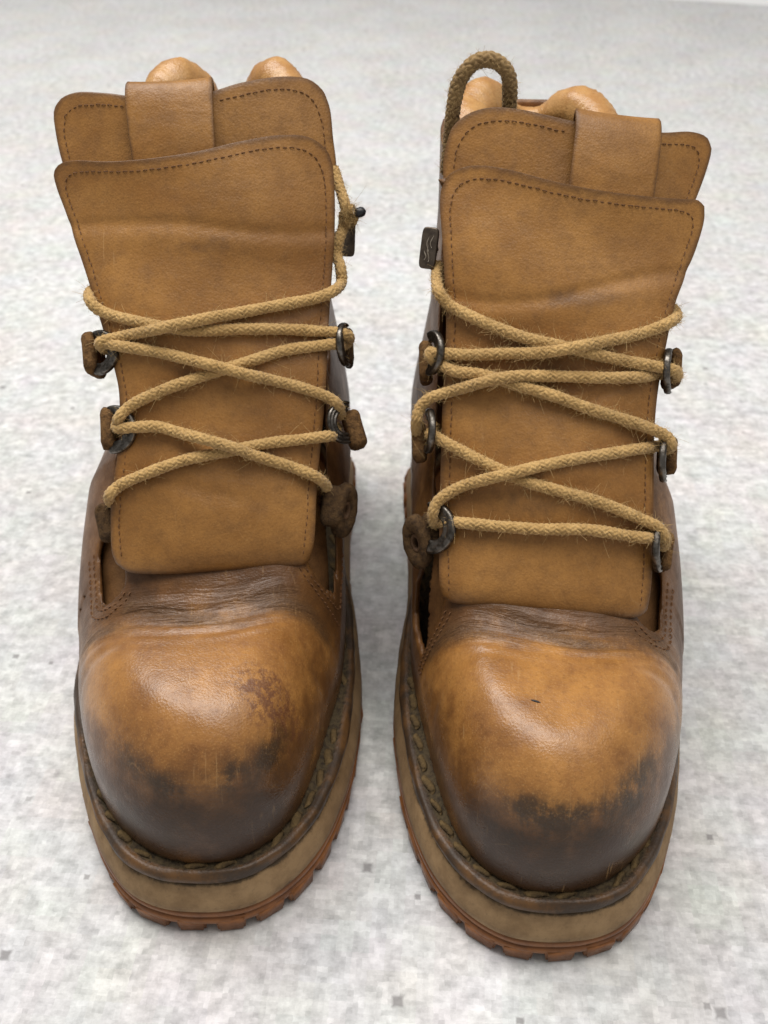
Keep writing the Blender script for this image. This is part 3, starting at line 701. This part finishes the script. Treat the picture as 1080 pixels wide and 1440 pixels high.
    x0, x1 = min(tb[0], tb[3]) - .001, max(tb[1], tb[2]) + .001
    idx = np.where(keep)[0]; pa = pp[idx]; na = nn[idx]
    for seg in (pa[:, 0] < x0) & (pa[:, 2] > .2), (pa[:, 0] > x1) & (pa[:, 2] > .2):
        stitches(mb, pa[seg], na[seg])
    mb.build('stitching', M['thread'], tongue, kind='stuff')
    # double row round the throat
    mb = MB()
    for sgn in (-1, 1):
        ax_, ay_, bx_, by_ = slot(sgn)
        for rr in (.0050 + .0026, .0050 + .0050):
            c = [(ax_ + (bx_ - ax_) * q_ + sgn * rr, ay_ + (by_ - ay_) * q_) for q_ in np.linspace(1.1, 0, 18, endpoint=False)]
            c += [(ax_ + sgn * rr * math.cos(a), ay_ - rr * math.sin(a)) for a in np.linspace(0, 2.5, 26)]
            c = np.array(c); zz = np.linspace(.150, .045, 240)
            PP = np.stack([np.repeat(c[:, :1], 240, 1), np.repeat(c[:, 1:], 240, 1), np.repeat(zz[None], len(c), 0)], -1)
            ff = ev(PP.reshape(-1, 3)).reshape(len(c), -1); hit = np.argmax(ff < 0, 1); P1 = project(PP[np.arange(len(c)), hit], 3)
            gg = grad(P1); gg /= np.linalg.norm(gg, axis=1)[:, None]
            d_ = np.concatenate([[0], np.linalg.norm(np.diff(P1, axis=0), axis=1)]); st0 = np.where(d_ > .006)[0]; st0 = st0[-1] if len(st0) else 0
            P1 = P1[st0:]; gg = gg[st0:]
            if len(P1) > 6: Pd = catmull(P1, 200); Nd = np.stack([np.interp(np.linspace(0, 1, 200), np.linspace(0, 1, len(gg)), gg[:, i]) for i in range(3)], 1); stitches(mb, Pd, Nd, r=.00026)
    if mb.n: mb.build('stitching', M['thread'], up, kind='stuff')

    # ---------------- padded collar round the top
    th_ = np.linspace(R(12), R(168), 110)
    cpts = []; rad = []
    for a in th_:
        z = .205; yf = yc(z) + .012; yb = .272; w = .0315; e = 2 / 2.6
        ca, sa = math.cos(a), math.sin(a)
        y = (yf + yb) / 2 + np.sign(sa) * abs(sa) ** e * (yb - yf) / 2; x = np.sign(ca) * abs(ca) ** e * w
        xx = x + float(shaft_cx(np.array(y), np.array(z)))
        zc = float(zcol(np.array(y)))
        hump = math.exp(-((x * m - .021) / .011) ** 2) + math.exp(-((x * m + .023) / .011) ** 2)
        hump *= float(sm(.215, .25, y)); top = -.020 + (.052 if side == 'L' else (.028 if x * m > 0 else .036)) * hump
        cpts.append((xx * .985, y - .003 - .004 * hump, zc - .0015 + top * .35)); rad.append(.0060 + .0040 * hump)
    cpts = np.array(cpts); rad = np.array(rad); kk = np.ones(5) / 5; rad = np.convolve(np.pad(rad, 2, 'edge'), kk, 'valid'); rad[0] *= .6; rad[-1] *= .6
    Vc, Fc = tube(cpts, rad, 20); Vc += rng.normal(0, .00015, Vc.shape)
    nz_ = (np.sin(Vc[:, 0] * 330 + 2) * np.sin(Vc[:, 1] * 290) + np.sin(Vc[:, 2] * 520 + Vc[:, 0] * 160)) * .00055; Vc[:, 2] += nz_; Vc[:, 0] += .6 * nz_
    obj('padded_collar', Vc, Fc, M['lining'], root)

    # ---------------- lacing hardware
    sl = np.array([0, .61, .79]); sl /= np.linalg.norm(sl); on = np.array([0, -.79, .61])
    def annulus(prof, a, b, t0, t1, n, closed):
        """ring swept round an ellipse; prof: closed list of (relative radius, height)"""
        tt_ = np.linspace(t0, t1, n, endpoint=not closed); V = []
        for q in tt_:
            for r_, hh in prof: V.append((a * r_ * math.cos(q), b * r_ * math.sin(q), hh))
        F = gridfaces(n, len(prof), closed, True).tolist()
        if not closed: F += [list(range(len(prof)))[::-1], list(range((n - 1) * len(prof), n * len(prof)))]
        return np.array(V), F
    def place(V, c, e1, e2, e3): return np.asarray(c) + V[:, :1] * e1 + V[:, 1:2] * e2 + V[:, 2:3] * e3
    ringp = [(1.0, -.0004), (1.0, .0006), (.96, .0012), (.90, .0013), (.86, .0007), (.82, .0006), (.79, .0011), (.73, .0012), (.69, .0006), (.64, .0004), (.60, .0009), (.54, .0010), (.49, .0006), (.47, 0), (.49, -.0006), (.54, -.0010), (.62, -.0007), (.75, -.0012), (.9, -.0013), (.96, -.0011)]
    def dring(c, toward, lean, sc=1.):
        """half round ridged lace loop; toward = +1/-1 direction of the flap centre"""
        e2 = lean * toward * np.array([1., 0, 0]) + math.sqrt(1 - lean * lean) * on; e1 = sl; e3 = np.cross(e1, e2)
        V_, F_ = annulus(ringp, .0083 * sc, .0088 * sc, R(-14), R(194), 34, False)
        o = obj('lace_ring', place(V_, np.asarray(c), e1, e2, e3), F_, M['metal'], root); fixn(o); return o
    def leather_tab(c, toward, dims=(.0048, .0150, .0130), tilt=0., mat='suede', name='ring_tab', parent=None):
        bm = bmesh.new(); bmesh.ops.create_cube(bm, size=1)
        bmesh.ops.subdivide_edges(bm, edges=bm.edges[:], cuts=3, use_grid_fill=True)
        e1 = np.array([1., 0, 0]); e2 = sl; e3 = on; c = np.asarray(c, float) - on * .0040; dims = (dims[0], dims[1], dims[2] + .008)
        ct, st_ = math.cos(tilt), math.sin(tilt); e1, e2 = e1 * ct + e2 * st_, -e1 * st_ + e2 * ct
        for v in bm.verts:
            p = np.array(v.co) * 2; p = p / max(np.linalg.norm(p, 5), 1e-9) * np.abs(p).max() ** .5 if np.abs(p).max() > .9 else p
            p = p + rng.normal(0, .02, 3)
            p = p / 2 * np.array(dims); v.co = Vector(np.asarray(c) + p[0] * e1 + p[1] * e2 + p[2] * e3)
        bmesh.ops.subdivide_edges(bm, edges=bm.edges[:], cuts=1, use_grid_fill=True, smooth=.6)
        me = bpy.data.meshes.new(name); bm.to_mesh(me); bm.free(); me.materials.append(M[mat])
        me.polygons.foreach_set('use_smooth', [True] * len(me.polygons))
        o = bpy.data.objects.new(name, me); col.objects.link(o); o.parent = parent or root; fixn(o); return o
    def eyelet_tab(c, e3, a=.0078, b=.0098, mat='suede_dark', tilt=0.):
        """rounded leather ear with a hole"""
        e3 = np.asarray(e3, float); e3 /= np.linalg.norm(e3); e2 = sl - e3 * (sl @ e3); e2 /= np.linalg.norm(e2); e1 = np.cross(e2, e3)
        prof = [(1., -.0012), (1., .0012), (.93, .0024), (.75, .0028), (.5, .0026), (.36, .0018), (.32, 0), (.36, -.0018), (.5, -.0026), (.75, -.0028), (.93, -.0024)]
        V_, F_ = annulus(prof, a, b, 0, 2 * math.pi, 28, True); V_ += rng.normal(0, .00012, V_.shape)
        o = obj('eyelet_tab', place(V_, c, e1, e2, e3), F_, M[mat], root); fixn(o)
        V_, F_ = annulus([(1, -.0026), (1.0, .0028), (.8, .0031), (.62, .0026), (.62, -.0026), (.8, -.0030)], a * .36, b * .36, 0, 2 * math.pi, 20, True)
        o2 = obj('eyelet', place(V_, np.asarray(c) - e3 * .0012, e1, e2, e3), F_, M['inside'], o); fixn(o2); return o
    def hook(c, toward, n_out, tilt, emblem):
        """speed hook: a standing dark plate on a foot"""
        n_out = np.asarray(n_out, float); n_out /= np.linalg.norm(n_out); e2 = sl - n_out * (sl @ n_out); e2 /= np.linalg.norm(e2); e1 = np.cross(e2, n_out)
        ct, st_ = math.cos(tilt), math.sin(tilt); e1, e2 = e1 * ct + e2 * st_, -e1 * st_ + e2 * ct
        qa = np.linspace(0, 2 * math.pi, 40, endpoint=False); ox = np.sign(np.cos(qa)) * np.abs(np.cos(qa)) ** .42 * .0031; oy = np.sign(np.sin(qa)) * np.abs(np.sin(qa)) ** .30 * .0075
        V_ = np.vstack([np.column_stack([ox * k1 + np.sign(ox) * 0, oy * (1 - (1 - k1) * .42), np.full(40, zz_)]) for k1, zz_ in ((.85, -.0011), (1., -.0007), (1., .0007), (.93, .0010), (.82, .0011))])
        F_ = gridfaces(5, 40, False, True).tolist() + [list(range(40))[::-1], list(range(160, 200))]
        o = obj('lace_hook', place(V_, c, e1, e2, n_out), F_, M['dmetal'], root); fixn(o)
        # bent foot that joins the leather
        pf = np.array([np.asarray(c) - e1 * 0 - n_out * .0005, np.asarray(c) + e1 * toward * -.0 - n_out * .003, np.asarray(c) - n_out * .008])
        V_, F_ = tube(catmull(pf, 8), .0026, 10); obj('hook_foot', V_, F_, M['metal'], o)
        if emblem:   # small incised flame of four strokes
            mb = MB()
            for k_, (dx, y0, y1) in enumerate(((-.0011, -.0043, -.0008), (.0001, -.0048, .0012), (-.0004, -.0012, .0042), (.0009, .0002, .0050))):
                qq = np.linspace(0, 1, 9); yv_ = y0 + (y1 - y0) * qq; xv_ = dx + .00045 * np.sin(qq * 5 + k_)
                cc = np.asarray(c) + xv_[:, None] * e1 + yv_[:, None] * e2 + n_out * .00112
                V_, F_ = tube(cc, .00022 * np.sin(qq * math.pi * .9 + .25), 6); mb.add(V_, F_)
            mb.build('emblem', M['emblem'], o)
        return o
    if side == 'R':
        dring((-.0455, .1405, .1610), 1, .45); leather_tab((-.0475, .147, .1535), 1, (.0050, .0150, .0130), .05)
        dring((-.0455, .1235, .1380), 1, .18); leather_tab((-.0490, .1285, .1300), 1, (.0055, .0155, .0120), .1)
        dring((-.0425, .1010, .1105), 1, .78, 1.15); eyelet_tab((-.0480, .1010, .1035), (-.55, -.78, .2), .0056, .0105); leather_tab((-.0425, .1055, .1045), 1, (.0070, .0150, .0080), .2, 'suede_dark')
        dring((.0405, .1375, .1580), -1, .30); leather_tab((.0445, .146, .1545), -1, (.0045, .0140, .0110), 0)
        dring((.0402, .1180, .1325), -1, .30); leather_tab((.0440, .126, .1290), -1, (.0045, .0140, .0110), 0)
        dring((.0398, .0990, .1068), -1, .35, 1.1); leather_tab((.0435, .1040, .1010), -1, (.0048, .0150, .0110), -.08)
        hook((-.0478, .1660, .1905), 1, (-.12, -.90, .42), -.12, True)
    else:
        dring((-.0372, .1365, .1600), 1, .86); leather_tab((-.0412, .1400, .1575), 1, (.0052, .0158, .0120), .06)
        dring((-.0325, .1180, .1380), 1, .90, 1.08); leather_tab((-.0352, .1215, .1360), 1, (.0055, .0160, .0120), 0)
        leather_tab((-.0372, .1030, .1065), 1, (.0100, .0150, .0060), .15, 'suede_dark')
        dring((.0535, .1428, .1570), -1, .30); leather_tab((.0550, .1500, .1520), -1, (.0035, .0140, .0100), 0, 'suede_dark')
        dring((.0522, .1235, .1345), -1, .76); leather_tab((.0560, .1275, .1285), -1, (.0072, .0150, .0110), .25)
        leather_tab((.0462, .1075, .1070), -1, (.0085, .0160, .0070), -.12, 'suede_dark'); eyelet_tab((.0508, .1085, .1040), (.72, -.62, .2), .0058, .0108)
        hook((.0560, .1765, .1858), -1, (.45, -.82, .35), .05, False)

    # ---------------- lace
    if side == 'L':
        LC = {
  'a': [(-0.0343, 0.1078, 0.1102), (-0.0359, 0.1053, 0.1142), (-0.0345, 0.1014, 0.1207), (-0.031, 0.1033, 0.123), (-0.02, 0.1036, 0.1281), (-0.0054, 0.1048, 0.1327), (0.0087, 0.1064, 0.1344), (0.0241, 0.11, 0.1352), (0.0352, 0.1132, 0.1341), (0.0463, 0.1163, 0.1333), (0.0487, 0.1227, 0.1293), (0.0494, 0.1289, 0.1291)],
  'b': [(-0.0335, 0.1200, 0.1385), (-0.0300, 0.1158, 0.1400), (-0.0232, 0.1140, 0.1413), (-0.0156, 0.1131, 0.1418), (-0.0084, 0.111, 0.1405), (0.0009, 0.1063, 0.1404), (0.0072, 0.1053, 0.1387), (0.0134, 0.1045, 0.1366), (0.0187, 0.1055, 0.1331), (0.0325, 0.1064, 0.1265), (0.041, 0.1055, 0.1223), (0.0445, 0.1097, 0.1146), (0.0446, 0.1118, 0.1091)],
  'c': [(-0.0313, 0.1206, 0.1375), (-0.03, 0.1168, 0.1436), (-0.026, 0.1194, 0.1467), (-0.0156, 0.1205, 0.1516), (-0.002, 0.1223, 0.1558), (0.01, 0.1249, 0.1584), (0.0199, 0.1278, 0.1599), (0.0307, 0.132, 0.1611), (0.0414, 0.136, 0.1603), (0.0494, 0.1383, 0.1598), (0.0532, 0.1452, 0.1553)],
  'd': [(-0.0368, 0.1395, 0.1628), (-0.0330, 0.1345, 0.1645), (-0.0284, 0.1323, 0.1647), (-0.015, 0.1294, 0.1634), (-0.0046, 0.1258, 0.1624), (0.0017, 0.1229, 0.1621), (0.0102, 0.1218, 0.1599), (0.0169, 0.1213, 0.1578), (0.0272, 0.1245, 0.1528), (0.0382, 0.1254, 0.1484), (0.0465, 0.1251, 0.1446), (0.0496, 0.1248, 0.1419), (0.0514, 0.1282, 0.1343)],
  'e': [(-0.0352, 0.139, 0.1596), (-0.0363, 0.1352, 0.1644), (-0.0335, 0.1351, 0.1658), (-0.0296, 0.1356, 0.1663), (-0.0199, 0.1334, 0.1694), (-0.0141, 0.1312, 0.1716), (-0.0077, 0.1314, 0.173), (-0.0008, 0.1318, 0.1741), (0.0087, 0.135, 0.1743), (0.015, 0.1374, 0.1741), (0.0313, 0.1423, 0.1746), (0.0434, 0.1475, 0.1743), (0.0495, 0.1501, 0.1755), (0.053, 0.1598, 0.1749), (0.0529, 0.1626, 0.1789), (0.0517, 0.1698, 0.1815), (0.0524, 0.173, 0.1853), (0.0543, 0.1767, 0.1889), (0.055, 0.1806, 0.1936)],
  'f': [(-0.0382, 0.1582, 0.1755), (-0.0405, 0.1538, 0.1762), (-0.0395, 0.1458, 0.1769), (-0.0374, 0.1434, 0.1749), (-0.0339, 0.1422, 0.1731), (-0.0247, 0.1382, 0.172), (-0.0158, 0.1354, 0.1712), (-0.0083, 0.1338, 0.1704), (-0.0014, 0.1329, 0.1697), (0.0148, 0.1339, 0.1693), (0.031, 0.1368, 0.1673), (0.0442, 0.1404, 0.1642), (0.0509, 0.1415, 0.1628), (0.0546, 0.1425, 0.161), (0.0549, 0.147, 0.1561), (0.0532, 0.1452, 0.1553)],
  'knot': [(.0515, .190, .208), (.0535, .184, .203), (.0555, .178, .1975), (.0560, .1765, .1925), (.0550, .178, .189)]}
    else:
        LC = {
  'a': [(-0.0403, 0.1045, 0.1102), (-0.036, 0.0994, 0.1148), (-0.0198, 0.0954, 0.1168), (-0.0038, 0.0937, 0.1176), (0.0124, 0.0945, 0.1175), (0.0267, 0.0957, 0.1145), (0.0345, 0.0961, 0.1133), (0.0389, 0.1019, 0.1077)],
  'b': [(-0.0418, 0.1044, 0.1092), (-0.0428, 0.1021, 0.1163), (-0.0411, 0.1042, 0.1204), (-0.0331, 0.1062, 0.1258), (-0.0272, 0.105, 0.1293), (-0.0207, 0.1033, 0.133), (-0.0143, 0.1035, 0.135), (-0.007, 0.1058, 0.1359), (0.0059, 0.1087, 0.1377), (0.0189, 0.1115, 0.1388), (0.0301, 0.1149, 0.139), (0.0381, 0.1221, 0.1357)],
  'c': [(-0.0455, 0.1230, 0.1375), (-0.0397, 0.1167, 0.1381), (-0.0314, 0.1129, 0.1357), (-0.0216, 0.1081, 0.1336), (-0.0097, 0.1037, 0.1307), (0.0021, 0.1017, 0.1287), (0.0173, 0.1006, 0.1248), (0.031, 0.1003, 0.1189), (0.0379, 0.0993, 0.1158), (0.0408, 0.0982, 0.1122), (0.0421, 0.1015, 0.1049)],
  'd': [(-0.0430, 0.1400, 0.1300), (-0.0470, 0.1300, 0.1275), (-0.0496, 0.127, 0.1343), (-0.05, 0.125, 0.1418), (-0.0488, 0.1273, 0.1457), (-0.0453, 0.128, 0.1493), (-0.0377, 0.1282, 0.1524), (-0.0315, 0.1266, 0.1557), (-0.0271, 0.1246, 0.1586), (-0.0204, 0.1243, 0.1607), (-0.0144, 0.1258, 0.1609), (-0.0006, 0.1263, 0.161), (0.0155, 0.1273, 0.1604), (0.0291, 0.1302, 0.1595), (0.0383, 0.138, 0.1565)],
  'e': [(-0.0455, 0.1400, 0.1600), (-0.038, 0.1318, 0.159), (-0.027, 0.1291, 0.1591), (-0.0202, 0.1268, 0.1586), (-0.0142, 0.1249, 0.1576), (-0.0013, 0.122, 0.1554), (0.0106, 0.1201, 0.152), (0.0228, 0.1197, 0.1483), (0.0336, 0.1191, 0.1449), (0.0399, 0.1193, 0.1414), (0.0417, 0.1182, 0.1388), (0.0412, 0.1223, 0.1341)],
  'f': [(-0.0419, 0.1406, 0.1576), (-0.0456, 0.1371, 0.1609), (-0.0462, 0.1384, 0.1622), (-0.042, 0.1368, 0.163), (-0.0327, 0.1348, 0.1638), (-0.0168, 0.1321, 0.1664), (-0.007, 0.1303, 0.168), (-0.0014, 0.1288, 0.1698), (0.005, 0.1297, 0.1709), (0.0128, 0.1332, 0.171), (0.0261, 0.1383, 0.1716), (0.0347, 0.1411, 0.1734), (0.0398, 0.1442, 0.1745), (0.0433, 0.1527, 0.1728), (0.043, 0.1584, 0.1725)],
  'g': [(-0.0443, 0.167, 0.1837), (-0.0446, 0.1599, 0.1818), (-0.0434, 0.1501, 0.1803), (-0.0401, 0.1479, 0.1772), (-0.0344, 0.1442, 0.1756), (-0.0224, 0.1383, 0.1731), (-0.0116, 0.1347, 0.1711), (0.0001, 0.1327, 0.1695), (0.0132, 0.1318, 0.167), (0.0241, 0.1324, 0.1644), (0.0353, 0.133, 0.1622), (0.0417, 0.1344, 0.1601), (0.0443, 0.1395, 0.1546), (0.0424, 0.1423, 0.1517)]}
    fuzz_amt = 2.1 if side == 'R' else .9
    fzV = []
    def cord(P, r=.00210, fuzz=1., NB=8, pitch=.0150):
        """round 2-over-2 braid displaced on a tube"""
        P = catmull(P, max(12, int(1 + np.linalg.norm(np.diff(np.asarray(P), axis=0), axis=1).sum() / .00030)))
        T, N, B = frames(P); ns = 48; L = np.concatenate([[0], np.cumsum(np.linalg.norm(np.diff(P, axis=0), axis=1))])
        th = np.arange(ns) / ns; U = L[:, None] / pitch * NB; W = th[None, :] * NB
        a = W + U + .0 * th; b = W - U
        ia = np.floor(a); fa = a - ia; ib = np.floor(b); fb = b - ib
        q = np.mod(ib + fb - ia, 4)        # NB even keeps the seam closed modulo 4 twice
        Aover = q < 2
        q2 = np.mod(ia + fa - ib - 1, 4)
        along = np.where(Aover, q / 2, np.clip(q2 / 2, 0, 1)); across = np.where(Aover, fa, fb)
        hgt = np.sqrt(np.clip(1 - np.abs(2 * across - 1) ** 3.2, 0, 1)) * (.35 + .65 * np.sin(np.clip(along, 0, 1) * math.pi) ** .6)
        rad = r * (1 + .03 * np.sin(L * 400 + 1)[:, None]) * (.74 + .32 * hgt)
        fl = .93
        ang = th * 2 * math.pi
        V = P[:, None] + rad[..., None] * (np.cos(ang)[None, :, None] * N[:, None] + np.sin(ang)[None, :, None] * B[:, None])
        F = gridfaces(len(P), ns, False, True).tolist(); F += [list(range(ns))[::-1], list(range((len(P) - 1) * ns, len(P) * ns))]
        nf = int(L[-1] * 11000 * fuzz)
        i = rng.integers(2, len(P) - 2, nf); an = rng.uniform(0, 2 * math.pi, nf)[:, None]; d = np.cos(an) * N[i] + np.sin(an) * B[i]
        ln = (rng.gamma(1.5, .00055, nf) + .0004)[:, None]; td = T[i] * rng.choice([-1, 1], nf)[:, None] * rng.uniform(.3, 1.6, nf)[:, None] + rng.normal(0, .5, (nf, 3))
        c1 = d * rng.uniform(.35, 1., nf)[:, None] + .5 * td; c2 = rng.normal(0, .75, (nf, 3)) - d * .45
        ss = np.linspace(0, 1, 6)[None, :, None]; cv = (P[i] + d * r * .96)[:, None] + ln[:, None] * (ss * c1[:, None] + ss ** 2 * c2[:, None])
        t1 = np.cross(c1, rng.normal(0, 1, (nf, 3))); t1 /= np.linalg.norm(t1, axis=1)[:, None] + 1e-9; t2 = np.cross(c1, t1); t2 /= np.linalg.norm(t2, axis=1)[:, None] + 1e-9
        rr_ = np.linspace(.00006, .000035, 6)[None, :, None]
        ring = np.stack([cv + rr_ * (math.cos(q_) * t1 + math.sin(q_) * t2)[:, None] for q_ in (0, 2.094, 4.189)], 2)   # fibre, step, 3, xyz
        fzV.append(ring.reshape(-1, 3))
        return V.reshape(-1, 3), F
    mb = MB()
    for k_, P in LC.items():
        V_, F_ = cord(P, fuzz=fuzz_amt * (1.0 if P[0][2] > .13 else .4)); mb.add(V_, F_)
    if side == 'L':   # frayed end
        V_, F_ = cord([(.0548, .178, .1925), (.0565, .1775, .1928), (.0590, .1772, .1925), (.0602, .177, .1920)], .0022, 14.); mb.add(V_, F_)
        V_, F_ = cord([(.0550, .178, .1955), (.0568, .1765, .1965), (.0588, .1757, .1968)], .0018, 14.); mb.add(V_, F_)
    lace = mb.build('lace', M['lace'], root)
    if side == 'L':
        qq = np.linspace(0, 1, 8); V_, F_ = tube(np.array([(.0590 + .0042 * q, .1757 + .001 * q, .1952 + .0008 * q) for q in qq]), .0019 * np.sqrt(np.clip(1 - np.abs(2 * qq - 1) ** 3, .05, 1)), 12)
        V_ += rng.normal(0, .0001, V_.shape); obj('lace_tip', V_, F_, M['black'], lace)
    if side == 'R':
        P = [(-.0420, .205, .205), (-.0412, .203, .220), (-.0405, .202, .232), (-.0385, .202, .2405), (-.0335, .202, .2463), (-.0270, .203, .2468), (-.0215, .204, .2425), (-.0200, .205, .235), (-.0200, .206, .222), (-.0205, .207, .208)]
        V_, F_ = cord(P, .0028, 1.2, 8, .016); lp = obj('lace_loop', V_, F_, M['lace_dark'], lace)
    FV = np.vstack(fzV); nf = len(FV) // 18; F0 = gridfaces(6, 3, False, True)
    obj('lace_fuzz', FV, (F0[None] + 18 * np.arange(nf)[:, None, None]).reshape(-1, 4), M['fibre'], lace, kind='stuff')
    return root

rb = build_boot('R'); lb = build_boot('L')
rb['label'] = 'worn tan leather lace-up boot on the right, brown cord loop standing behind its tongue'
lb['label'] = 'worn tan leather lace-up boot on the left, red-brown stain on its toe, black-tipped lace end'
for o in (rb, lb): o['category'] = 'boot'; o['group'] = 'pair of worn hiking boots'
